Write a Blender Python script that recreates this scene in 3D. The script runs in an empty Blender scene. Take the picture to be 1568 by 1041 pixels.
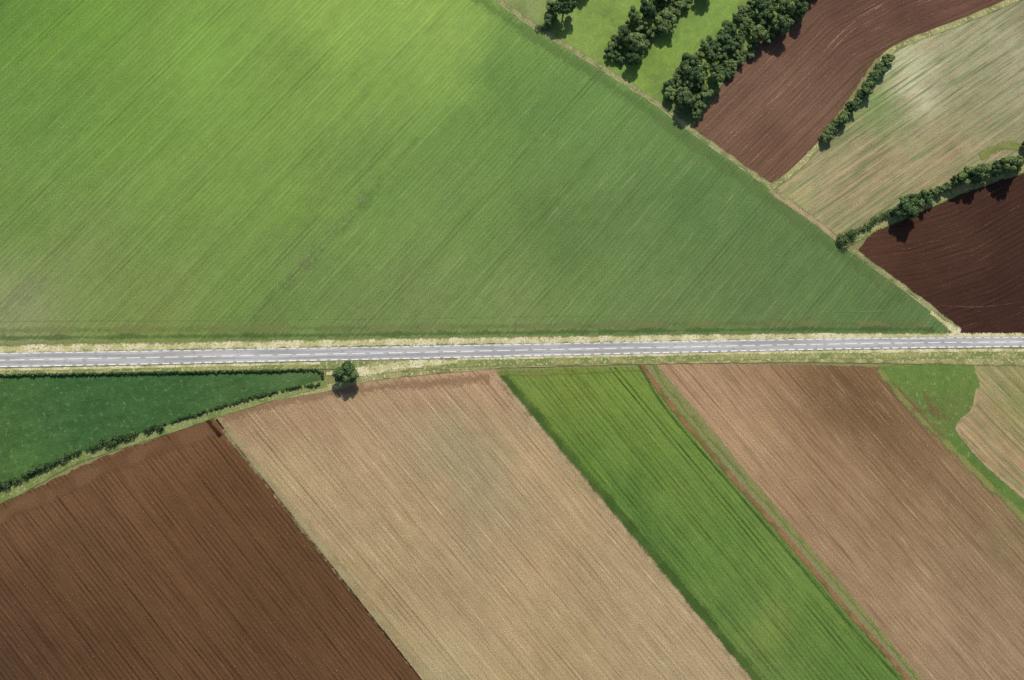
import bpy, math, random
import numpy as np
from mathutils import Vector, Matrix, Euler
from mathutils.geometry import delaunay_2d_cdt
random.seed(7); rng=np.random.default_rng(7)
scene=bpy.context.scene
# ---------------- camera ----------------
LENS=28.0; D=365.0
R=Euler((math.radians(6),math.radians(-4),0),'XYZ').to_matrix()
fwd=R@Vector((0,0,-1))
CAM=-fwd*D
cd=bpy.data.cameras.new('survey_camera'); cd.lens=LENS; cd.sensor_width=36; cd.clip_end=20000; cd.clip_start=1
cam=bpy.data.objects.new('survey_camera',cd); scene.collection.objects.link(cam)
cam.location=CAM; cam.rotation_euler=R.to_euler(); scene.camera=cam
def P(x,y):
    """plan (map sheet) coordinates -> ground coordinates in metres"""
    k=36.0/LENS/1568
    d=R@Vector(((x-784)*k,(520.5-y)*k,-1))
    t=-CAM.z/d.z
    return (CAM.x+d.x*t, CAM.y+d.y*t)
# ---------------- light ----------------
EL=math.radians(40); AZ=math.radians(7)
w=bpy.data.worlds.new('World'); scene.world=w; w.use_nodes=True
nt=w.node_tree; bg=nt.nodes['Background']; bg.inputs[1].default_value=0.105
sky=nt.nodes.new('ShaderNodeTexSky'); sky.sky_type='NISHITA'; sky.sun_disc=False
sky.sun_elevation=EL; sky.sun_rotation=AZ
nt.links.new(sky.outputs[0],bg.inputs[0])
sd=bpy.data.lights.new('sun','SUN'); sd.energy=4.6; sd.angle=math.radians(0.5); sd.color=(1,0.965,0.89)
so=bpy.data.objects.new('sun',sd); scene.collection.objects.link(so)
so.rotation_euler=Vector((-math.sin(AZ)*math.cos(EL),-math.cos(AZ)*math.cos(EL),-math.sin(EL))).to_track_quat('-Z','Y').to_euler()
so.location=(0,0,300)
scene.view_settings.view_transform='Standard'; scene.view_settings.look='None'; scene.view_settings.exposure=0
# ---------------- helpers ----------------
def lin(c):
    o=[]
    r,g,b=c; l=0.3*r+0.59*g+0.11*b
    if g>r:
        k=0.12; c=[l*k+v*(1-k) for v in (r,g,b)]; c=[c[0]*1.0,c[1]*0.98,c[2]]; A=(0.97,0.93,0.88)
    elif r>g*1.3:
        c=[r,g*1.02,b*0.96]; A=(0.88,0.90,0.86)
    else: A=(0.97,0.97,0.92)
    for v,s in zip(c,A):
        v/=255.0
        o.append((v/12.92 if v<=0.04045 else ((v+0.055)/1.055)**2.4)*s)
    return o
class NT:
    def __init__(s,name):
        s.m=bpy.data.materials.new(name); s.m.use_nodes=True
        s.t=s.m.node_tree; s.n=s.t.nodes; s.b=s.n['Principled BSDF']; s.out=s.n['Material Output']
        s.b.inputs['Roughness'].default_value=0.95
        s.b.inputs['Specular IOR Level'].default_value=0.1
    def L(s,a,b): s.t.links.new(a,b)
    def math(s,op,a,b=None,c=None,clamp=False):
        n=s.n.new('ShaderNodeMath'); n.operation=op; n.use_clamp=clamp
        for i,v in enumerate((a,b,c)):
            if v is None: continue
            if isinstance(v,(int,float)): n.inputs[i].default_value=v
            else: s.L(v,n.inputs[i])
        return n.outputs[0]
    def attr(s,name):
        n=s.n.new('ShaderNodeAttribute'); n.attribute_name=name; return n
    def scalev(s,v,sx,sy,ox=0,oy=0):
        n=s.n.new('ShaderNodeMapping'); n.inputs['Scale'].default_value=(sx,sy,1); n.inputs['Location'].default_value=(ox,oy,0)
        s.L(v,n.inputs[0]); return n.outputs[0]
    def noise(s,v,scale=1.0,detail=3,rough=0.55,dist=0.0):
        n=s.n.new('ShaderNodeTexNoise'); n.noise_dimensions='2D'; n.inputs['Scale'].default_value=scale; n.inputs['Detail'].default_value=detail
        n.inputs['Roughness'].default_value=rough; n.inputs['Distortion'].default_value=dist
        s.L(v,n.inputs['Vector']); return n.outputs['Fac']
    def mr(s,v,a,b,c=0,d=1,smooth=True):
        n=s.n.new('ShaderNodeMapRange'); n.interpolation_type='SMOOTHSTEP' if smooth else 'LINEAR'
        for i,x in zip((1,2,3,4),(a,b,c,d)): n.inputs[i].default_value=x
        s.L(v,n.inputs[0]); return n.outputs[0]
    def mix(s,f,a,b):
        n=s.n.new('ShaderNodeMix'); n.data_type='RGBA'
        for i,x in ((0,f),(6,a),(7,b)):
            if isinstance(x,(int,float)): n.inputs[i].default_value=x
            elif isinstance(x,(list,tuple)): n.inputs[i].default_value=(*x[:3],1)
            else: s.L(x,n.inputs[i])
        return n.outputs[2]
    def mulc(s,col,f):
        n=s.n.new('ShaderNodeVectorMath'); n.operation='SCALE'; s.L(col,n.inputs[0]); s.L(f,n.inputs['Scale']); return n.outputs[0]
    def bump(s,h,strength,dist):
        n=s.n.new('ShaderNodeBump'); n.inputs['Strength'].default_value=strength; n.inputs['Distance'].default_value=dist
        s.L(h,n.inputs['Height']); s.L(n.outputs[0],s.b.inputs['Normal'])

def field_mat(name,streaks,iso,tints=(),trams=(),bump=0.3,specks=(),grain=0.7,dith=0.36):
    M=NT(name)
    uv=M.attr('rowuv').outputs['Vector']; pos=M.n.new('ShaderNodeNewGeometry').outputs['Position']
    col=M.attr('Col').outputs['Color']
    g1=M.noise(pos,1/0.5,2,0.8)              # individual tufts and clods
    f=M.math('MULTIPLY_ADD',g1,2*grain,-grain); k=0
    gd=M.math('MULTIPLY_ADD',g1,dith,-dith/2)
    for (al,ac,amp,det) in streaks:
        k+=1; n=M.noise(M.scalev(uv,1/al,1/ac,k*13.7,k*7.3),1,det,0.65)
        f=M.math('ADD',f,M.math('MULTIPLY_ADD',n,2*amp,-amp))
    for (sz,amp,det) in iso:
        k+=1; n=M.noise(M.scalev(pos,1/sz,1/sz,k*5.1,k*9.7),1,det,0.7)
        f=M.math('ADD',f,M.math('MULTIPLY_ADD',n,2*amp,-amp))
    sep=M.n.new('ShaderNodeSeparateXYZ'); M.L(uv,sep.inputs[0]); v=sep.outputs[1]
    wob=M.noise(M.scalev(uv,1/60,1/60),1,1)
    for (c,al,ac,lo,hi,amt) in tints:
        n=M.math('ADD',M.noise(M.scalev(uv,1/al,1/ac,al,ac*3),1,2,0.65),gd)
        col=M.mix(M.mr(n,lo,hi,0,amt),col,lin(c))
    for tr in trams:
        per,wd,amp,wb=tr[:4]; off=tr[4] if len(tr)>4 else 0
        vv=M.math('MULTIPLY_ADD',wob,wb,v)
        if off: vv=M.math('ADD',vv,off)
        fr=M.math('FRACT',M.math('DIVIDE',vv,per))
        d=M.math('ABSOLUTE',M.math('SUBTRACT',fr,0.5))
        ln=M.mr(d,wd/per*0.4,wd/per*1.2,1,0)
        md=M.mr(M.noise(M.scalev(uv,1/30,1/(per*1.5),per,3),1,2),0.35,0.62,0.3,1)
        f=M.math('MULTIPLY_ADD',M.math('MULTIPLY',ln,md),amp,f)
    for (c,sz,lo,hi,amt) in specks:
        n=M.math('ADD',M.noise(M.scalev(pos,1/sz,1/sz,sz,9),1,2,0.65),gd)
        col=M.mix(M.mr(n,lo,hi,0,amt),col,lin(c))
    fac=M.math('MAXIMUM',M.math('ADD',f,1.0),0.2)
    M.L(M.mulc(col,fac),M.b.inputs['Base Color'])
    if bump: M.bump(M.noise(M.scalev(uv,1/3,1/0.6),1,1,0.6),bump,0.3)
    return M.m

def in_poly(x,y,poly):
    ins=False; n=len(poly); j=n-1
    for i in range(n):
        xi,yi=poly[i]; xj,yj=poly[j]
        if (yi>y)!=(yj>y) and x<(xj-xi)*(y-yi)/(yj-yi)+xi: ins=not ins
        j=i
    return ins
def rowcoord(pts,rows):
    q=[np.array(P(*r)) for r in rows]
    X=np.array(pts); best=np.full(len(X),1e18); U=np.zeros(len(X)); V=np.zeros(len(X)); s=0
    for i in range(len(q)-1):
        a,b=q[i],q[i+1]; L=np.linalg.norm(b-a); d=(b-a)/L; nrm=np.array((-d[1],d[0]))
        t=(X-a)@d; tc=t.copy()
        if i>0: tc=np.maximum(tc,0)
        if i<len(q)-2: tc=np.minimum(tc,L)
        pr=a+tc[:,None]*d; dist=np.linalg.norm(X-pr,axis=1)
        sg=np.sign((X-a)@nrm); m=dist<best
        best=np.where(m,dist,best); U=np.where(m,s+tc,U); V=np.where(m,sg*dist,V); s+=L
    return U,V
def set_attrs(me,cols,U,V):
    a=me.attributes.new('Col','FLOAT_COLOR','POINT')
    a.data.foreach_set('color',np.concatenate([cols,np.ones((len(cols),1))],1).astype(np.float32).ravel())
    b=me.attributes.new('rowuv','FLOAT_VECTOR','POINT')
    b.data.foreach_set('vector',np.stack([U,V,np.zeros_like(U)],1).astype(np.float32).ravel())
def field(name,poly,z,mat,rows,ctrl,step=5.0,jit=0.45,power=2.6):
    w=[P(*p) for p in poly]; bd=[]
    n=len(w)
    for i in range(n):
        a=Vector(w[i]); b=Vector(w[(i+1)%n]); L=(b-a).length; k=max(1,int(L/2.0)); nr=Vector((-(b-a).y,(b-a).x))/L
        for j in range(k):
            p=a.lerp(b,j/k)
            if j>0: p=p+nr*random.gauss(0,jit*0.6)
            bd.append(p)
    xs=[p[0] for p in w]; ys=[p[1] for p in w]
    pts=list(bd); bw=[(p.x,p.y) for p in bd]
    y=min(ys)
    while y<max(ys):
        x=min(xs)
        while x<max(xs):
            px=x+random.uniform(-.3,.3)*step; py=y+random.uniform(-.3,.3)*step
            if in_poly(px,py,bw): pts.append(Vector((px,py)))
            x+=step
        y+=step
    r=delaunay_2d_cdt(pts,[],[list(range(len(bd)))],1,1e-4)
    V2,F=r[0],r[2]
    F=[list(f) for f in F]
    me=bpy.data.meshes.new(name); me.from_pydata([(v.x,v.y,z) for v in V2],[],F)
    X=np.array([(v.x,v.y) for v in V2])
    C=np.array([P(c[0],c[1]) for c in ctrl]); K=np.array([lin(c[2]) for c in ctrl])
    Xs=X+np.stack([np.sin(X[:,1]*.11+X[:,0]*.03)*3.5+np.sin(X[:,1]*.31)*1.5,np.sin(X[:,0]*.13-X[:,1]*.05)*3.5+np.sin(X[:,0]*.29)*1.5],1)
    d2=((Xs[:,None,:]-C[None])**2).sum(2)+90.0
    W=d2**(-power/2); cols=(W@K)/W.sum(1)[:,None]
    U,Vv=rowcoord(X,rows)
    set_attrs(me,cols,U,Vv)
    me.materials.append(mat)
    if me.polygons and me.polygons[0].normal.z<0: me.flip_normals()
    ob=bpy.data.objects.new(name,me); scene.collection.objects.link(ob); return ob
def catmull(pts,n=8):
    out=[]
    p=[Vector(q) for q in pts]; p=[2*p[0]-p[1]]+p+[2*p[-1]-p[-2]]
    for i in range(1,len(p)-2):
        for j in range(n):
            t=j/n
            out.append(0.5*((2*p[i])+(-p[i-1]+p[i+1])*t+(2*p[i-1]-5*p[i]+4*p[i+1]-p[i+2])*t*t+(-p[i-1]+3*p[i]-3*p[i+1]+p[i+2])*t**3))
    out.append(p[-2]); return out
NS=[0]
def strip(name,path,widths,z,mat,smooth=True,parent=None,ncross=4):
    if z is None: NS[0]+=1; z=0.07+NS[0]*0.004
    w=[P(*p) for p in path]
    c=catmull(w,10) if smooth and len(w)>2 else [Vector(q) for q in w]
    dense=[c[0]]
    for a,b in zip(c[:-1],c[1:]):
        k=max(1,int((b-a).length/4))
        for j in range(1,k+1): dense.append(a.lerp(b,j/k))
    c=dense; N=len(c); vs=[];U=[];V=[];fs=[]; s=0
    for i in range(N):
        t=(c[min(i+1,N-1)]-c[max(i-1,0)]).normalized(); nr=Vector((-t.y,t.x))
        if i>0: s+=(c[i]-c[i-1]).length
        wd=widths if isinstance(widths,(int,float)) else float(np.interp(i/(N-1),np.linspace(0,1,len(widths)),widths))
        for k in range(ncross+1):
            v=-1+2*k/ncross; q=c[i]+nr*(v*wd/2); vs.append((q.x,q.y,z)); U.append(s); V.append(v)
    m=ncross+1
    for i in range(N-1):
        for k in range(ncross): fs.append((i*m+k,(i+1)*m+k,(i+1)*m+k+1,i*m+k+1))
    me=bpy.data.meshes.new(name); me.from_pydata(vs,[],fs)
    if me.polygons[0].normal.z<0: me.flip_normals()
    set_attrs(me,np.ones((len(vs),3)),np.array(U),np.array(V)); me.materials.append(mat)
    ob=bpy.data.objects.new(name,me); scene.collection.objects.link(ob)
    if parent: ob.parent=parent
    return ob
def strip_mat(name,c1,c2,strength=1.0,rag=0.6,size=1.5,core=0.45,c3=None,soft=0.45):
    M=NT(name)
    uv=M.attr('rowuv').outputs['Vector']; pos=M.n.new('ShaderNodeNewGeometry').outputs['Position']
    sep=M.n.new('ShaderNodeSeparateXYZ'); M.L(uv,sep.inputs[0])
    v=M.math('ABSOLUTE',sep.outputs[1])
    n1=M.noise(pos,1/size,2,0.75); n2=M.noise(pos,1/(size*6),1,0.6); n3=M.noise(pos,1/0.55,1,0.75)
    e=M.math('ADD',v,M.math('MULTIPLY_ADD',n1,rag*2,-rag))
    e=M.math('ADD',e,M.math('MULTIPLY_ADD',n2,rag*1.6,-rag*0.8))
    e=M.math('ADD',e,M.math('MULTIPLY_ADD',n3,0.5,-0.25))
    al=M.mr(e,core,core+soft,strength,0)
    col=M.mix(M.mr(n2,0.4,0.62),lin(c1),lin(c2))
    if c3: col=M.mix(M.mr(n1,0.55,0.68,0,0.8),col,lin(c3))
    f=M.math('MULTIPLY_ADD',n3,1.3,0.35)
    M.L(M.mulc(col,f),M.b.inputs['Base Color'])
    M.L(al,M.b.inputs['Alpha'])
    return M.m

# ---------------- ground to horizon ----------------
M=NT('countryside_ground')
pos=M.n.new('ShaderNodeNewGeometry').outputs['Position']
vo=M.n.new('ShaderNodeTexVoronoi'); vo.inputs['Scale'].default_value=1/260; M.L(pos,vo.inputs['Vector'])
sp=M.n.new('ShaderNodeSeparateColor'); M.L(vo.outputs['Color'],sp.inputs[0])
c=M.mix(M.mr(sp.outputs[0],0.3,0.35),lin((96,132,58)),lin((150,128,92)))
c=M.mix(M.mr(sp.outputs[1],0.6,0.62),c,lin((110,78,60)))
c=M.mix(M.mr(sp.outputs[2],0.6,0.62),c,lin((108,140,62)))
gx=M.n.new('ShaderNodeVectorMath'); gx.operation='LENGTH'; M.L(pos,gx.inputs[0])
c=M.mix(M.mr(gx.outputs['Value'],330,345),lin((128,132,80)),c)
c=M.mix(M.mr(M.noise(pos,0.3,3,.7),0.45,0.65,0,.6),c,lin((120,122,76)))
f=M.math('MULTIPLY_ADD',M.noise(pos,1.4,2,.7),1.2,0.4)
M.L(M.mulc(c,f),M.b.inputs['Base Color'])
me=bpy.data.meshes.new('ground'); S=9000
me.from_pydata([(-S,-S,0),(S,-S,0),(S,S,0),(-S,S,0)],[],[(0,1,2,3)]); me.materials.append(M.m)
g=bpy.data.objects.new('ground',me); scene.collection.objects.link(g)

# ---------------- field materials ----------------
m_pasture=field_mat('pasture_grass',
    streaks=[(22,0.7,0.16,2),(90,2.2,0.06,2),(180,11,0.07,1)],
    iso=[(5,0.15,3),(45,0.10,1)],
    tints=[((150,156,98),26,1.1,0.59,0.84,0.38),((80,112,50),26,1.7,0.59,0.84,0.28)],
    trams=[(25,0.4,-0.20,0.4),(25,0.4,-0.20,0.4,2.0),(12.5,0.45,0.12,0.4,5),(2.0,0.42,0.17,0.15)],bump=0.22,grain=0.85)
m_plough=field_mat('ploughed_soil',
    streaks=[(30,0.6,0.24,1),(100,2.2,0.08,2),(200,12,0.08,1)],
    iso=[(9,0.10,2)],
    tints=[((144,108,82),26,0.8,0.65,0.86,0.45),((60,40,30),34,1.2,0.61,0.82,0.3)],
    trams=[(1.9,0.40,-0.40,0.15),(13,0.5,-0.22,0.15)],bump=0.5,specks=[((190,165,140),0.9,0.73,0.86,0.6)],grain=0.65)
STB=dict(streaks=[(22,0.7,0.17,1),(90,2.2,0.07,2),(200,10,0.07,1)],
    iso=[(7,0.13,3),(50,0.09,1)],
    tints=[((136,100,72),34,1.4,0.57,0.81,0.38),((206,190,152),24,1.0,0.60,0.83,0.42),((134,132,88),50,5,0.59,0.8,0.28)],
    trams=[(18,0.4,-0.20,0.3),(18,0.4,-0.20,0.3,2),(9,0.45,0.13,0.3,4),(2.1,0.42,-0.20,0.15)],bump=0.3,specks=[((218,205,170),1.0,0.71,0.85,0.5)],grain=0.82)
m_stubble=field_mat('straw_stubble',**STB)
STB2=dict(STB); STB2['tints']=[((108,80,58),44,2.2,0.54,0.76,0.48),((196,172,138),24,1.0,0.60,0.82,0.4)]
m_bare=field_mat('worn_stubble_soil',**STB2)
m_crop=field_mat('young_crop',
    streaks=[(22,0.7,0.18,1),(90,2.2,0.07,2),(160,8,0.08,1)],
    iso=[(5,0.17,3),(30,0.10,1)],
    tints=[((144,150,62),24,1.3,0.59,0.82,0.38),((58,94,34),30,1.6,0.58,0.80,0.36)],
    trams=[(2.1,0.42,-0.32,0.15),(16,0.5,-0.3,0.15),(16,0.5,-0.3,0.15,2)],bump=0.3,grain=0.82)
m_meadow=field_mat('meadow_grass',
    streaks=[(30,2,0.08,2)],iso=[(2.4,0.26,3),(14,0.18,2)],
    tints=[((44,82,38),30,12,0.45,0.65,0.4)],bump=0.4,
    specks=[((116,140,82),2.2,0.59,0.78,0.5),((36,66,34),2.6,0.60,0.76,0.4)],dith=.25,grain=.6)
m_red=field_mat('tilled_soil',
    streaks=[(26,0.7,0.24,1),(90,2.2,0.09,2),(160,9,0.09,1)],
    iso=[(8,0.14,3),(40,0.09,1)],
    tints=[((164,136,116),30,1.0,0.63,0.84,0.45),((74,51,43),34,1.6,0.60,0.82,0.35)],
    trams=[(2.1,0.4,-0.24,0.15),(7,0.4,0.14,0.3)],bump=0.4,specks=[((205,182,160),1.0,0.72,0.85,0.5)])
m_fallow=field_mat('weedy_stubble',
    streaks=[(24,0.8,0.22,1),(80,2.4,0.13,2),(140,9,0.10,1)],
    iso=[(6,0.20,3),(35,0.12,1)],
    tints=[((96,120,68),36,1.9,0.51,0.67,0.6),((176,144,118),26,1.4,0.55,0.75,0.55)],
    trams=[(5.5,0.6,0.16,0.5),(2.4,0.4,-0.16,0.2)],bump=0.3,grain=.8)
m_maroon=field_mat('dark_ploughed_soil',
    streaks=[(30,0.6,0.24,1),(80,2.0,0.12,2)],iso=[(9,0.17,3)],
    tints=[((128,98,80),40,0.8,0.69,0.84,0.7)],
    trams=[(2.4,0.42,-0.24,0.25)],bump=0.5,specks=[((150,120,98),1.0,0.73,0.84,0.6)])
m_paddock=field_mat('paddock_grass',
    streaks=[(20,1.2,0.10,2)],iso=[(4,0.24,3),(22,0.16,1)],
    tints=[((96,126,56),20,14,0.5,0.7,0.5)],bump=0.3,specks=[((156,152,104),2.6,0.60,0.80,0.5)])

DIAG=[(600,-130),(745,-10),(820,44),(920,105),(1008,162),(1060,203),(1180,288),(1290,374),(1400,455),(1468,508)]
# ---------------- fields ----------------
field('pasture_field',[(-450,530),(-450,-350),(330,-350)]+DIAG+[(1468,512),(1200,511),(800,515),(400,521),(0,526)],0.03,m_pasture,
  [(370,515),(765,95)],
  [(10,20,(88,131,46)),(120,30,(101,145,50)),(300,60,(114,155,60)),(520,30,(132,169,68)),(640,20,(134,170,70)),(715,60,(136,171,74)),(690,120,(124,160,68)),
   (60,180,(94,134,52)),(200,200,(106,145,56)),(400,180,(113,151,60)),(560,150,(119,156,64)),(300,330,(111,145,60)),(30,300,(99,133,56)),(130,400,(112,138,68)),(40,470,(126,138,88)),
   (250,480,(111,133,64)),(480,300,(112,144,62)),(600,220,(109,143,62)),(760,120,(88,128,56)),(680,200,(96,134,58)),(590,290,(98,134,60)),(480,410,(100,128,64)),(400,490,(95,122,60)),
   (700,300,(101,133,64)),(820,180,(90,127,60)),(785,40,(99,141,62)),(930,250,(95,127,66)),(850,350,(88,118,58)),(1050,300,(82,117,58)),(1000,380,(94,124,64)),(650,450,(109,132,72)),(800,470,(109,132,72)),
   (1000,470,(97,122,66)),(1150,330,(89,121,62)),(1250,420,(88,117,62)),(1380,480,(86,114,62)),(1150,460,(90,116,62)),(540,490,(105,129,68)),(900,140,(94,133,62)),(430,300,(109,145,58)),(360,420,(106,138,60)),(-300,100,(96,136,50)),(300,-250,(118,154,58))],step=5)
field('orchard_paddock',[(600,-130),(745,-10),(820,44),(920,105),(1008,162),(1060,203),(1130,100),(1245,-20),(1340,-130)],0.035,m_paddock,
  [(945,110),(1050,-10)],
  [(790,0,(130,144,86)),(870,50,(120,151,66)),(920,40,(118,152,62)),(990,110,(122,157,58)),(1040,60,(118,153,60)),(1090,20,(116,150,62)),(1050,170,(94,112,64))],step=5)
field('tilled_field',[(1060,200),(1125,100),(1240,-20),(1330,-130),(1800,-130),(1560,-8),(1480,30),(1385,64),(1340,90),(1300,150),(1255,215),(1205,268),(1182,286)],0.04,m_red,
  [(1110,240),(1290,62),(1380,12),(1560,-60)],
  [(1120,200,(120,87,74)),(1180,240,(108,76,63)),(1200,150,(126,92,79)),(1260,120,(118,86,74)),(1320,60,(104,74,63)),(1300,10,(98,67,58)),(1400,40,(96,66,57)),(1460,10,(108,74,65)),(1250,60,(110,79,68))],step=4)
field('fallow_field',[(1182,286),(1205,268),(1258,218),(1300,160),(1345,95),(1362,82),(1385,68),(1480,34),(1570,-6),(1900,-150),(1900,120),(1568,235),(1500,252),(1380,320),(1290,366)],0.045,m_fallow,
  [(1190,345),(1380,212),(1600,60)],
  [(1200,290,(142,142,94)),(1250,270,(160,144,110)),(1300,300,(156,138,106)),(1350,250,(156,136,104)),(1400,200,(152,138,104)),(1335,175,(106,142,68)),(1352,140,(112,144,72)),(1372,110,(126,148,84)),(1400,116,(208,198,170)),(1412,124,(200,190,162)),(1392,104,(180,180,140)),
   (1450,90,(144,142,108)),(1500,60,(150,146,114)),(1550,80,(166,160,132)),(1480,160,(138,132,98)),(1520,120,(144,138,108)),(1540,200,(130,132,90)),(1440,230,(148,130,98)),(1300,340,(134,132,94)),(1560,30,(126,128,90))],step=3.5)
field('dark_ploughed_field',[(1308,390),(1345,345),(1390,328),(1480,290),(1568,262),(1900,180),(1900,508),(1568,512),(1475,512),(1400,455)],0.04,m_maroon,
  [(1290,400),(1400,385),(1480,360),(1570,310),(1750,200)],
  [(1330,375,(84,55,45)),(1400,420,(74,46,38)),(1450,380,(72,46,39)),(1480,470,(65,40,34)),(1540,330,(68,42,36)),(1540,450,(62,38,33)),(1440,330,(82,53,44))],step=4)
field('meadow_field',[(-450,585),(0,575),(250,570),(488,568),(496,580),(470,592),(380,615),(250,655),(120,695),(0,752),(-450,960)],0.03,m_meadow,
  [(0,745),(490,590)],
  [(100,600,(56,97,50)),(250,590,(54,96,48)),(400,580,(64,103,52)),(300,620,(68,107,52)),(60,660,(66,107,50)),(150,640,(58,99,50)),(20,710,(76,113,50)),(460,580,(80,111,58)),(-200,700,(60,99,50))],step=5)
field('ploughed_field',[(-450,1000),(0,772),(150,702),(327,641),(645,1041),(940,1410),(-450,1410)],0.035,m_plough,
  [(327,641),(645,1041)],
  [(300,680,(118,81,58)),(200,720,(118,82,60)),(60,790,(116,81,60)),(350,760,(102,69,48)),(250,800,(108,74,51)),(100,860,(102,71,50)),(450,900,(98,67,46)),(300,930,(104,71,50)),(150,980,(92,63,44)),(30,1020,(86,59,43)),(550,1020,(104,71,51)),(400,1030,(96,66,47)),(30,900,(95,65,48))],step=6)
field('stubble_field',[(327,640),(400,615),(500,595),(570,582),(680,572),(757,562),(1152,1041),(1456,1410),(940,1410),(645,1041)],0.04,m_stubble,
  [(600,650),(975,1095)],
  [(380,640,(152,122,94)),(480,640,(164,132,104)),(650,590,(166,132,106)),(730,590,(172,138,108)),(420,720,(170,150,112)),(560,700,(168,140,108)),(700,700,(156,140,108)),(718,705,(148,138,106)),(740,760,(158,140,108)),(600,850,(168,146,110)),(820,720,(174,147,111)),
   (850,850,(168,142,107)),(750,950,(166,142,107)),(560,900,(162,140,103)),(960,900,(164,142,109)),(1000,1000,(166,144,111)),(680,1030,(168,150,113)),(850,1010,(162,140,103)),(650,780,(166,138,105)),(640,660,(160,140,108))],step=5)
field('crop_strip_field',[(760,568),(985,560),(1205,826),(1385,1041),(1690,1410),(1460,1410),(1155,1041),(955,800)],0.045,m_crop,
  [(870,600),(1262,1075)],
  [(800,585,(106,132,56)),(850,600,(120,145,52)),(940,590,(110,140,52)),(830,650,(100,130,50)),(900,700,(88,126,46)),(1000,680,(106,137,52)),(960,760,(84,124,48)),(1060,750,(104,135,54)),(1000,850,(76,113,46)),(1100,850,(96,134,52)),(1130,930,(84,122,52)),
   (1180,960,(120,141,62)),(1150,1020,(94,124,56)),(1250,950,(90,127,50)),(1300,1030,(84,120,48)),(1200,860,(102,133,56))],step=5)
field('bare_field',[(1005,556),(1220,558),(1345,562),(1450,670),(1568,792),(1900,1150),(1900,1410),(1720,1410),(1412,1041),(1232,830)],0.04,m_bare,
  [(1012,556),(1405,1010)],
  [(1060,580,(166,134,104)),(1120,620,(164,132,102)),(1200,600,(148,116,88)),(1280,580,(114,84,60)),(1300,620,(120,90,66)),(1340,650,(114,84,60)),(1395,710,(124,96,70)),(1250,680,(144,114,86)),(1200,720,(158,128,98)),(1300,760,(152,122,94)),(1300,850,(154,126,98)),(1400,800,(138,112,84)),
   (1470,780,(132,106,78)),(1500,850,(144,118,92)),(1400,950,(158,130,102)),(1530,960,(146,120,94)),(1480,1020,(150,124,98)),(1550,820,(130,112,80)),(1130,680,(168,138,106))],step=5)
field('grass_margin_field',[(1345,560),(1490,556),(1500,590),(1490,625),(1462,655),(1500,705),(1568,765),(1900,1110),(1900,1150),(1568,795),(1450,675)],0.05,m_paddock,
  [(1345,560),(1568,790)],
  [(1380,575,(96,130,52)),(1430,590,(84,118,48)),(1400,615,(100,118,58)),(1470,570,(104,136,58)),(1450,635,(108,116,62)),(1480,600,(88,122,50)),(1480,700,(80,116,44)),(1540,760,(88,120,50))],step=3)
field('weedy_stubble_field',[(1490,556),(1900,552),(1900,1110),(1568,762),(1500,702),(1462,655),(1490,625),(1500,590)],0.055,m_fallow,
  [(1462,560),(1620,720)],
  [(1520,580,(134,138,84)),(1550,620,(134,134,84)),(1510,640,(156,136,98)),(1550,680,(158,132,98)),(1530,710,(158,130,98)),(1480,655,(176,146,116)),(1560,570,(144,138,92)),(1750,800,(140,125,90))],step=4)

# ---------------- margins, tracks and wear ----------------
SM=strip_mat
m_straw=SM('dry_verge_grass',(206,196,160),(180,174,126),rag=0.5,size=1.2,core=0.55,c3=(134,138,84))
m_gv=SM('green_verge_grass',(116,132,70),(146,144,92),rag=0.45,size=1.5,core=0.75,c3=(190,182,142))
m_gv2=SM('mixed_verge_grass',(152,148,100),(124,132,76),rag=0.45,size=1.5,core=0.75,c3=(204,192,152))
m_track=SM('dry_track',(184,174,132),(154,152,108),rag=0.5,size=1.0,core=0.3,strength=0.8)
m_dark=SM('long_grass',(78,108,48),(86,116,52),rag=1.1,size=3,core=-0.3,strength=0.18,soft=1.1)
m_hdk=SM('long_headland_grass',(76,104,48),(84,112,52),rag=0.7,size=2.5,core=0.0,strength=0.4,soft=.8)
m_darker=SM('lush_grass_edge',(66,98,38),(80,110,46),rag=0.45,size=1.6,core=0.15,strength=0.7,soft=.7)
m_redtr=SM('bare_soil_track',(150,110,84),(132,98,74),rag=0.4,size=1.2,core=0.45,strength=0.9)
m_paleedge=SM('pale_field_edge',(190,168,132),(174,150,116),rag=0.55,size=1.3,core=0.2,strength=0.65,soft=.6)
m_headland=SM('headland_soil',(138,100,76),(124,88,66),rag=0.4,size=2.0,core=0.4,strength=0.55,soft=.6)
m_wear=SM('worn_grass',(156,158,122),(136,144,100),rag=1.3,size=3,core=-0.5,strength=0.35,soft=1.0)
m_yg=SM('yellow_green_margin',(136,144,76),(118,136,66),rag=0.5,size=1.3,core=0.35,strength=0.8)
m_darksoil=SM('furrow_soil',(46,30,23),(60,39,29),rag=0.35,size=1.0,core=0.3,strength=0.85)
m_wheel=SM('wheel_marks',(176,142,120),(160,124,100),rag=0.9,size=2.0,core=-0.1,strength=0.5,soft=.8)
m_dwheel=SM('dark_soil_wheel_marks',(124,90,74),(108,78,64),rag=0.9,size=2.0,core=-0.1,strength=0.5,soft=.8)
m_gwheel=SM('grass_wheel_marks',(140,150,88),(128,142,76),rag=0.9,size=3.0,core=0.0,strength=0.45,soft=.7)

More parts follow.
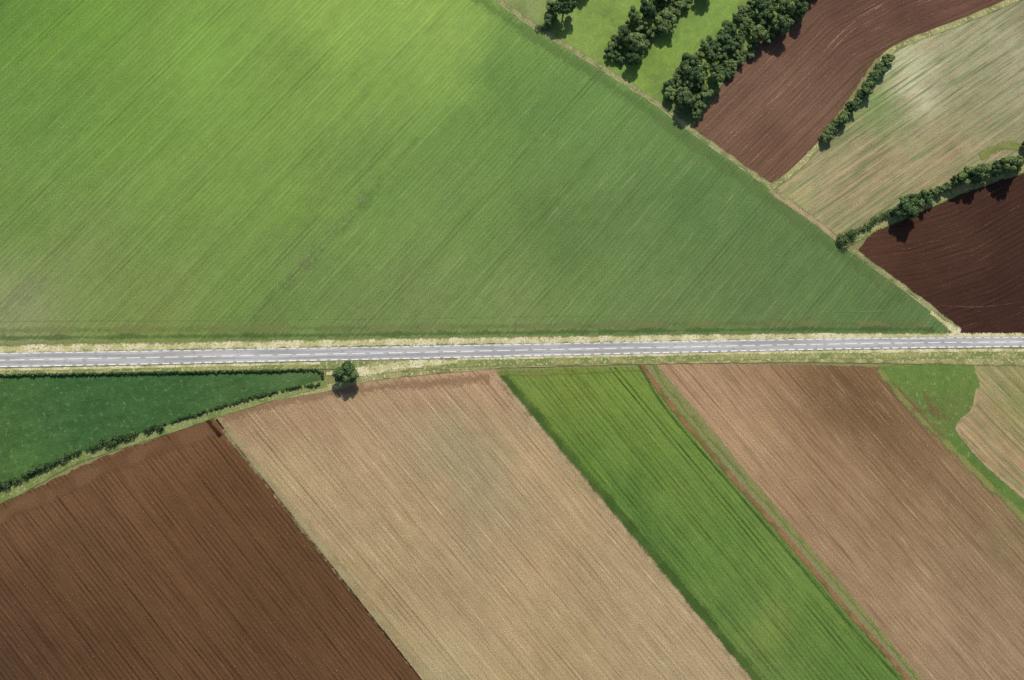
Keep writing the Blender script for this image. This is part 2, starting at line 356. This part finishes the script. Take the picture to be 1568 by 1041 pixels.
strip('boundary_path',[(p[0]+2,p[1]-2) for p in DIAG],3.2,None,SM('boundary_grass',(142,140,96),(122,130,78),rag=0.5,size=1.2,core=0.45,c3=(182,174,134)),smooth=False)
strip('boundary_wheel_track',[(p[0]-2,p[1]) for p in DIAG],0.9,None,m_track,smooth=False)
strip('field_edge_grass',[(p[0]-14,p[1]+6) for p in DIAG[:-1]],9,None,SM('edge_grass',(110,138,72),(100,132,64),rag=0.6,size=2,core=0.1,strength=0.4,soft=.8),smooth=False)
strip('straw_margin',[(1178,292),(1235,330),(1290,372)],4.0,None,m_paleedge)
strip('gravel_junction',[(1425,478),(1450,497),(1468,511)],[2,3,6],None,m_straw)
strip('pasture_seam',[(375,515),(430,440),(500,375),(560,305),(640,210)],[6,9,8,9,4],None,m_dark)
strip('worn_patch_line',[(420,450),(470,395),(520,340),(560,300)],[3,12,9,3],None,m_wear)
strip('pasture_headland',[(-300,510),(0,506),(400,503),(800,499),(1200,494),(1420,497)],5,None,SM('headland_grass',(138,138,88),(120,130,72),rag=0.8,size=2.5,core=0.0,strength=0.4,soft=.8))
strip('pasture_headland',[(-300,521),(0,517),(400,514),(800,509),(1200,504),(1430,504)],3.5,None,m_hdk)
strip('headland_wheel_track',[(-300,497),(0,492),(400,490),(800,485),(1200,479),(1370,476)],0.8,None,m_gwheel)
strip('worn_patch',[(-20,490),(20,462),(60,430),(110,395)],[20,18,12,5],None,m_wear)
strip('plough_headland',[(-300,930),(0,790),(80,755),(170,712),(250,684),(322,655)],9,None,m_headland)
strip('plough_furrow_edge',[(331,642),(640,1034),(920,1388)],1.5,None,m_darksoil,smooth=False)
strip('plough_corner',[(315,640),(338,668)],3,None,m_darksoil,smooth=False)
strip('stubble_edge',[(334,638),(651,1036),(934,1390)],2.4,None,m_paleedge,smooth=False)
strip('stubble_west_band',[(345,655),(675,1060)],7,None,SM('stubble_band',(180,166,126),(166,150,110),rag=0.6,size=2,core=0.1,strength=0.5,soft=.7),smooth=False)
strip('stubble_headland',[(340,640),(400,622),(500,602),(600,592),(750,578)],7,None,SM('stubble_headland_soil',(152,120,94),(144,112,86),rag=0.8,size=2.5,core=0.0,strength=0.45,soft=.8))
strip('field_edge_margin',[(330,636),(400,613),(500,594),(560,580),(640,570),(760,560)],3.0,None,m_gv2)
strip('crop_lush_edge',[(768,574),(958,800),(1160,1041),(1440,1375)],7.5,None,m_darker,smooth=False)
strip('stubble_pale_edge',[(752,566),(946,800),(1147,1041),(1425,1375)],3.4,None,m_paleedge,smooth=False)
strip('crop_headland',[(765,573),(860,572),(985,566)],2.2,None,SM('thin_crop',(146,132,84),(126,130,66),rag=.8,size=1.5,core=.1,strength=.6,soft=.6))
strip('track_inner_margin',[(977,556),(1021,628),(1101,722),(1196,832),(1291,945),(1381,1044)],1.8,None,m_darker)
strip('track_margin',[(1001,556),(1022,590),(1114,700),(1229,830),(1324,940),(1411,1044),(1693,1380)],3.0,None,m_yg)
strip('farm_track',[(983,552),(990,570),(1031,625),(1111,720),(1207,828),(1302,940),(1394,1044),(1682,1390)],3.0,None,m_redtr)
strip('grass_strip',[(1345,566),(1400,632),(1450,680),(1510,740),(1568,795),(1850,1100)],[5,4,5,5,7,7],None,m_yg)
strip('pale_soil_edge',[(1496,595),(1488,628),(1465,655),(1500,702),(1568,762)],2.2,None,m_paleedge)
strip('bare_soil_patch',[(1395,628),(1425,630),(1452,640)],[4,6,4],None,SM('trodden_soil',(140,104,80),(128,100,72),rag=1.1,size=2,core=-.3,strength=.6,soft=.9))
strip('bare_soil_patch',[(1412,590),(1420,612),(1432,628)],[2,4,4],None,SM('trodden_soil_thin',(138,108,80),(124,104,72),rag=1.1,size=2,core=-.3,strength=.5,soft=.9))
strip('hedge_margin',[(1182,286),(1215,262),(1258,218),(1300,165),(1345,100),(1362,80),(1400,60),(1480,30),(1570,-8)],3.2,None,m_gv2)
strip('hedge_margin',[(1285,376),(1330,350),(1380,328),(1480,285),(1568,256),(1700,215)],6,None,m_gv)
strip('hedge_margin',[(1500,240),(1540,222),(1580,232)],6,None,m_yg)
strip('wheel_track',[(1118,205),(1190,148),(1255,85),(1300,40),(1350,8)],1.2,None,m_wheel)
strip('wheel_track',[(1124,209),(1196,153),(1261,90),(1307,45),(1357,13)],0.9,None,m_wheel)
strip('wheel_track',[(1362,372),(1385,382),(1420,372),(1440,368)],0.9,None,m_dwheel)
strip('wheel_track',[(1385,402),(1440,385),(1500,350),(1560,315)],0.9,None,m_dwheel)
strip('wheel_track',[(1440,468),(1500,470),(1570,462)],0.8,None,m_dwheel)
strip('meadow_margin',[(-300,900),(0,762),(60,732),(130,698),(250,660),(330,634),(420,607),(500,586)],[7,6,5,4.5,4,3.6,3.6,3.6],None,SM('hedge_bottom_grass',(126,140,78),(106,128,62),rag=0.4,size=1.4,core=0.75,c3=(164,162,116)))
strip('road_verge',[(520,575),(600,562),(760,555),(1000,551),(1300,548),(1568,549),(1850,550)],[3,6,4,4,6,8,8],None,m_gv2)
strip('road_verge',[(-400,584),(0,570),(250,564),(490,558),(620,557),(800,552),(1200,543),(1568,540),(1850,540)],[5,4,4,5,5.5,4.5,5,6,6],None,m_gv)
strip('road_verge',[(-400,542),(0,535),(400,528),(620,524),(800,521.5),(1200,515.5),(1568,513.5),(1850,513)],[4.6,4.2,4.0,3.8,3.6,3.2,2.8,2.8],None,m_straw)
strip('dry_verge_patch',[(500,572),(560,568),(620,558),(700,554)],[2,5,5,2],None,m_straw)
strip('dry_verge_line',[(-300,573),(0,566),(250,561),(490,556)],1.4,None,m_straw)
strip('dry_verge_line',[(700,549),(1000,543),(1300,538),(1568,536),(1800,536)],1.8,None,m_straw)

# ---------------- road ----------------
RZ=0.36
CL=[(-420,560),(0,551.5),(250,547),(420,543.5),(640,539.5),(800,536),(1000,532),(1200,528),(1400,525),(1568,523.5),(1900,522)]
W=[6.6,6.4,6.3,6.1,6.0,5.8,5.6,5.4,5.2,5.0,5.0]
M=NT('weathered_asphalt'); uv=M.attr('rowuv').outputs['Vector']; pos=M.n.new('ShaderNodeNewGeometry').outputs['Position']
sep=M.n.new('ShaderNodeSeparateXYZ'); M.L(uv,sep.inputs[0]); v=M.math('ABSOLUTE',sep.outputs[1])
c=M.mix(M.mr(M.noise(M.scalev(uv,1/40,1.5),1,3,.6),0.35,0.65),lin((158,155,155)),lin((184,181,180)))
c=M.mix(M.mr(M.math('ABSOLUTE',M.math('SUBTRACT',v,0.45)),0.0,0.22,0.35,0),c,lin((136,134,135)))
c=M.mix(M.mr(M.noise(pos,0.4,3,.7),0.6,0.66,0,.4),c,lin((124,122,122)))
M.L(M.mulc(c,M.math('MULTIPLY_ADD',M.noise(pos,2.5,2,.7),0.5,0.75)),M.b.inputs['Base Color']); M.b.inputs['Roughness'].default_value=0.9
road=strip('road',CL,W,RZ,M.m,ncross=6)
M=NT('road_paint'); pos=M.n.new('ShaderNodeNewGeometry').outputs['Position']
M.L(M.mix(M.mr(M.noise(pos,1.2,3,.7),0.5,0.7,0,.55),(0.82,0.82,0.8),(0.45,0.45,0.44)),M.b.inputs['Base Color']); M.b.inputs['Roughness'].default_value=0.6
paint=M.m
w_=catmull([P(*p) for p in CL],40)
L=[0]
for a,b in zip(w_[:-1],w_[1:]): L.append(L[-1]+(b-a).length)
Larr=np.array(L); wx=np.array([p.x for p in w_]); wy=np.array([p.y for p in w_]); ww=np.interp(np.linspace(0,1,len(L)),np.linspace(0,1,len(W)),W)
def at(s,off):
    x=np.interp(s,Larr,wx); y=np.interp(s,Larr,wy); x2=np.interp(s+.5,Larr,wx); y2=np.interp(s+.5,Larr,wy)
    x1=np.interp(s-.5,Larr,wx); y1=np.interp(s-.5,Larr,wy)
    t=Vector((x2-x1,y2-y1)).normalized(); return (x-t.y*off, y+t.x*off)
def dashes(name,off,on,gap,wd):
    vs=[];fs=[]; s=2
    while s<Larr[-1]-on-2:
        h=float(np.interp(s,Larr,ww))/2
        o=off*(h-0.35) if abs(off)==1 else off
        sub=max(1,int(on/4))
        for k in range(sub):
            a=s+on*k/sub; b=s+on*(k+1)/sub; i=len(vs)
            for q in (at(a,o-wd/2),at(b,o-wd/2),at(b,o+wd/2),at(a,o+wd/2)): vs.append((q[0],q[1],RZ+0.006))
            fs.append((i,i+1,i+2,i+3))
        s+=on+gap
    me=bpy.data.meshes.new(name); me.from_pydata(vs,[],fs)
    if me.polygons[0].normal.z<0: me.flip_normals()
    me.materials.append(paint); ob=bpy.data.objects.new(name,me); scene.collection.objects.link(ob); ob.parent=road
dashes('edge_line_north',1,3.0,1.6,0.28); dashes('edge_line_south',-1,3.0,1.6,0.42); dashes('centre_line',0.0,6.0,2.2,0.3)

# ---------------- vegetation ----------------
def leaf_mat(name,dark,light):
    M=NT(name); a=M.attr('shade')
    oi=M.n.new('ShaderNodeObjectInfo')
    f=M.math('ADD',a.outputs['Fac'],M.math('MULTIPLY_ADD',oi.outputs['Random'],0.8,-0.35))
    c=M.mix(M.math('MAXIMUM',M.math('MINIMUM',f,1.0),0.0),dark,light)
    M.L(c,M.b.inputs['Base Color']); M.b.inputs['Roughness'].default_value=0.6
    return M.m
LEAF=leaf_mat('broadleaf_foliage',(0.048,0.095,0.035),(0.20,0.26,0.085))
HLEAF=leaf_mat('hedge_foliage',(0.04,0.08,0.028),(0.125,0.18,0.06))
M=NT('tree_bark')
pos=M.n.new('ShaderNodeNewGeometry').outputs['Position']
M.L(M.mix(M.noise(pos,4,2),(0.05,0.04,0.03),(0.14,0.11,0.08)),M.b.inputs['Base Color']); BARK=M.m
def leaves(centers,radii,counts,size,sq=0.85):
    V=[];Fc=[];S=[]; base=0
    for c,r,n in zip(centers,radii,counts):
        d=rng.normal(size=(n,3)); d/=np.linalg.norm(d,axis=1)[:,None]
        rr=r*(0.62+0.45*rng.random(n)**0.6)
        p=np.array(c)+d*rr[:,None]*np.array((1,1,sq))
        nn=d+rng.normal(size=(n,3))*0.5; nn[:,2]+=0.3; nn/=np.linalg.norm(nn,axis=1)[:,None]
        t=np.cross(nn,rng.normal(size=(n,3))); t/=np.linalg.norm(t,axis=1)[:,None]; b=np.cross(nn,t)
        s=size*(0.6+0.8*rng.random(n))[:,None]
        q=np.stack([p-t*s-b*s*.7,p+t*s-b*s*.5,p+t*s*.8+b*s*.8,p-t*s*.7+b*s*.6],1)
        V.append(q.reshape(-1,3)); Fc.append((np.arange(n*4).reshape(n,4)+base)); base+=n*4
        sh=np.clip(rng.uniform(0.0,0.7)+rng.normal(size=n)*0.2+d[:,2]*0.15,0,1); S.append(np.repeat(sh,4))
    return np.concatenate(V),np.concatenate(Fc),np.concatenate(S)
def limb(a,b,r0,r1,seg=6):
    a=Vector(a);b=Vector(b); z=(b-a).normalized(); x=z.orthogonal().normalized(); y=z.cross(x); v=[];f=[]
    for p,r in ((a,r0),(a.lerp(b,.5)+Vector((random.uniform(-.15,.15),random.uniform(-.15,.15),0)),(r0+r1)/2),(b,r1)):
        for i in range(seg):
            t=2*math.pi*i/seg; v.append(tuple(p+x*math.cos(t)*r+y*math.sin(t)*r))
    for k in range(2):
        for i in range(seg): f.append((k*seg+i,k*seg+(i+1)%seg,(k+1)*seg+(i+1)%seg,(k+1)*seg+i))
    return v,f
def build_mesh(name,lv,lf,ls,wood,mats):
    V=[tuple(x) for x in lv]; F=[tuple(x) for x in lf]; nl=len(F)
    for v,f in wood:
        b=len(V); V+=v; F+=[tuple(i+b for i in q) for q in f]
    me=bpy.data.meshes.new(name); me.from_pydata(V,[],F)
    a=me.attributes.new('shade','FLOAT','POINT'); s=np.zeros(len(V),np.float32); s[:len(ls)]=ls; a.data.foreach_set('value',s)
    for m in mats: me.materials.append(m)
    mi=np.zeros(len(F),np.int32); mi[nl:]=1; me.polygons.foreach_set('material_index',mi); return me
def tree_mesh(name,h,r):
    cz=h*0.58; rz=h*0.38; C=[];Rd=[];N=[]
    k=int(18+r*3); ax=random.uniform(.8,1.2); lx,ly=random.uniform(-.2,.2)*r,random.uniform(-.2,.2)*r
    for i in range(k):
        while True:
            d=np.array([random.uniform(-1,1) for _ in range(3)])
            if np.linalg.norm(d)<1: break
        d=d*(0.6+0.35*random.random())/max(0.45,np.linalg.norm(d))**0.5
        C.append((d[0]*r*ax+lx*max(0,d[2]),d[1]*r/ax+ly*max(0,d[2]),cz+d[2]*rz)); q=r*random.uniform(0.15,0.36); Rd.append(q); N.append(int(34*q*q*3.2)+30)
    lv,lf,ls=leaves(C,Rd,N,0.24)
    wood=[limb((0,0,-0.1),(random.uniform(-.3,.3),random.uniform(-.3,.3),h*0.5),0.035*h,0.02*h,8)]
    for c in random.sample(C,min(9,len(C))): wood.append(limb((0,0,h*random.uniform(.22,.45)),c,0.013*h,0.004*h))
    return build_mesh(name,lv,lf,ls,wood,[LEAF,BARK])
BASE=[4.6,4.2,5.0,4.4,4.0,4.8,4.5,4.3]
TM=[tree_mesh('broadleaf_tree_mesh_%d'%i,h,r) for i,(h,r) in enumerate(zip([10,9.5,11,8.5,10,9,10,9],BASE))]
def tree(x,y,rpx,name='broadleaf_tree',hs=1.0,k=None):
    if k is None: k=random.randrange(8)
    base=BASE[k]
    ob=bpy.data.objects.new(name,TM[k]); scene.collection.objects.link(ob)
    s=rpx*0.30/base; q=P(x,y+rpx*0.35); ob.location=(q[0],q[1],0)
    ob.scale=(s*random.uniform(.9,1.1),s*random.uniform(.9,1.1),s*hs*random.uniform(.85,1.1)); ob.rotation_euler[2]=random.uniform(0,6.28)
    return ob
tree(532,566,17,hs=1.0,k=5)
for x,y,r in [(1262,208,10),(1268,198,7),(1275,190,8),(1284,182,11),(1293,172,8),(1300,163,10),(1309,155,8),(1316,146,7),(1324,137,11),(1330,124,9),(1336,115,8),(1343,106,10),(1350,97,8),(1356,89,9)]:
    tree(x,y,r,hs=0.75)
for x,y,r in [(1371,320,12),(1383,313,19),(1398,308,8),(1410,301,12),(1421,296,10),(1434,290,8),(1446,285,7),(1456,278,9),(1467,270,15),(1481,266,15),(1496,263,12),(1507,258,8),(1518,257,13),(1532,254,17),(1545,250,12),(1556,246,9),(1585,240,12),(1610,230,12)]:
    tree(x,y,r,hs=1.0)
tree(1567,222,10,hs=.8)
def belt(path,wid,n,rmin,rmax,hs):
    pl=[Vector(p) for p in path]; Ls=[(b-a).length for a,b in zip(pl[:-1],pl[1:])]; T=sum(Ls); pts=[]
    tries=0
    while len(pts)<n and tries<n*80:
        tries+=1; s=random.uniform(0,T); i=0
        while s>Ls[i] and i<len(Ls)-1: s-=Ls[i]; i+=1
        d=(pl[i+1]-pl[i])/Ls[i]; q=pl[i]+d*s+Vector((-d.y,d.x))*random.uniform(-wid,wid)/2
        r=rmin+(rmax-rmin)*random.random()**1.4
        if all((q-o[0]).length>0.66*(r+o[1]) for o in pts): pts.append((q,r))
    for q,r in pts: tree(q.x,q.y,r,hs=hs*(0.8 if r<12 else 1))
belt([(838,34),(850,16),(866,-6),(889,-40)],20,18,8,17,0.9)
belt([(948,92),(960,66),(987,38),(1012,16),(1042,-14),(1077,-50)],46,80,7,18,0.9)
belt([(1038,162),(1056,132),(1080,102),(1112,78),(1136,50),(1167,28),(1202,-10),(1242,-52)],60,140,7,19,0.9)
def hedge(name,path,wpx,h,dens,lump=1.0,gap=0.0,size=0.2):
    pl=[Vector(P(*p)) for p in path]; C=[];Rd=[];N=[]
    for a,b in zip(pl[:-1],pl[1:]):
        L=(b-a).length; d=(b-a)/L; s=0
        while s<L:
            r=wpx*0.3/2*random.uniform(0.5,1.4)*lump
            nz=math.sin((a+d*s).x*0.23)+math.sin((a+d*s).x*0.61+1)
            if random.random()>gap*(1 if nz>0 else 0.4):
                q=a+d*s+Vector((-d.y,d.x))*random.gauss(0,wpx*0.06); hh=h*random.uniform(.5,1.1)
                C.append((q.x,q.y,hh*0.5)); Rd.append(r); N.append(int(dens*r*r)+10)
                C.append((q.x+random.gauss(0,.2),q.y+random.gauss(0,.2),hh*0.85)); Rd.append(r*.75); N.append(int(dens*r*r*.6)+8)
            s+=wpx*0.3*random.uniform(0.25,0.5)
    lv,lf,ls=leaves(C,Rd,N,size)
    wood=[]
    for c in C[::3]: wood.append(limb((c[0],c[1],-.05),(c[0]+random.uniform(-.2,.2),c[1]+random.uniform(-.2,.2),c[2]),0.06,0.02,5))
    me=build_mesh(name,lv,lf,ls,wood,[HLEAF,BARK]); ob=bpy.data.objects.new(name,me); scene.collection.objects.link(ob)
hedge('field_hedge',[(-300,890),(-100,792),(0,745),(50,722),(120,692),(180,672),(250,650)],9,2.0,40,gap=0.28)
hedge('field_hedge',[(250,650),(320,628),(400,605),(450,594),(490,588)],4.5,1.1,45,gap=0.55)
hedge('clipped_hedge',[(-300,582),(0,574.5),(200,571.5),(400,568),(484,566),(494,572),(495,580)],2.8,1.1,60,gap=0.1)
hedge('boundary_hedge',[(1284,370),(1300,360),(1318,350),(1340,338),(1362,326),(1400,309),(1460,282)],9,2.0,40,gap=0.1)
hedge('boundary_hedge',[(1288,368),(1308,356)],15,2.6,36)
hedge('boundary_hedge',[(1256,216),(1290,180),(1330,126),(1360,86)],9,2.2,36)
hedge('scrub_hedge',[(820,40),(836,46),(845,20)],8,2.0,36,gap=.3)
def post(x,y):
    v=[];f=[];q=P(x,y)
    def box(w,d,z0,z1,top=None):
        b=len(v); t=top or w
        for zz,ww_ in ((z0,w),(z1,t)):
            for sx,sy in ((-1,-1),(1,-1),(1,1),(-1,1)): v.append((sx*ww_/2,sy*d/2,zz))
        f.extend([(b,b+3,b+2,b+1),(b+4,b+5,b+6,b+7)]+[(b+i,b+(i+1)%4,b+4+(i+1)%4,b+4+i) for i in range(4)])
    box(.14,.10,0,.75); nb=len(f); box(.15,.11,.752,.9); box(.14,.10,.902,1.05,.06)
    me=bpy.data.meshes.new('marker_post'); me.from_pydata(v,[],f)
    a=NT('post_white'); a.b.inputs['Base Color'].default_value=(.75,.75,.72,1); b=NT('post_band'); b.b.inputs['Base Color'].default_value=(.03,.03,.03,1)
    me.materials.append(a.m); me.materials.append(b.m)
    for i in range(nb,nb+6): me.polygons[i].material_index=1
    ob=bpy.data.objects.new('marker_post',me); ob.location=(q[0],q[1],0.3); scene.collection.objects.link(ob)
post(40,566); post(640,556)
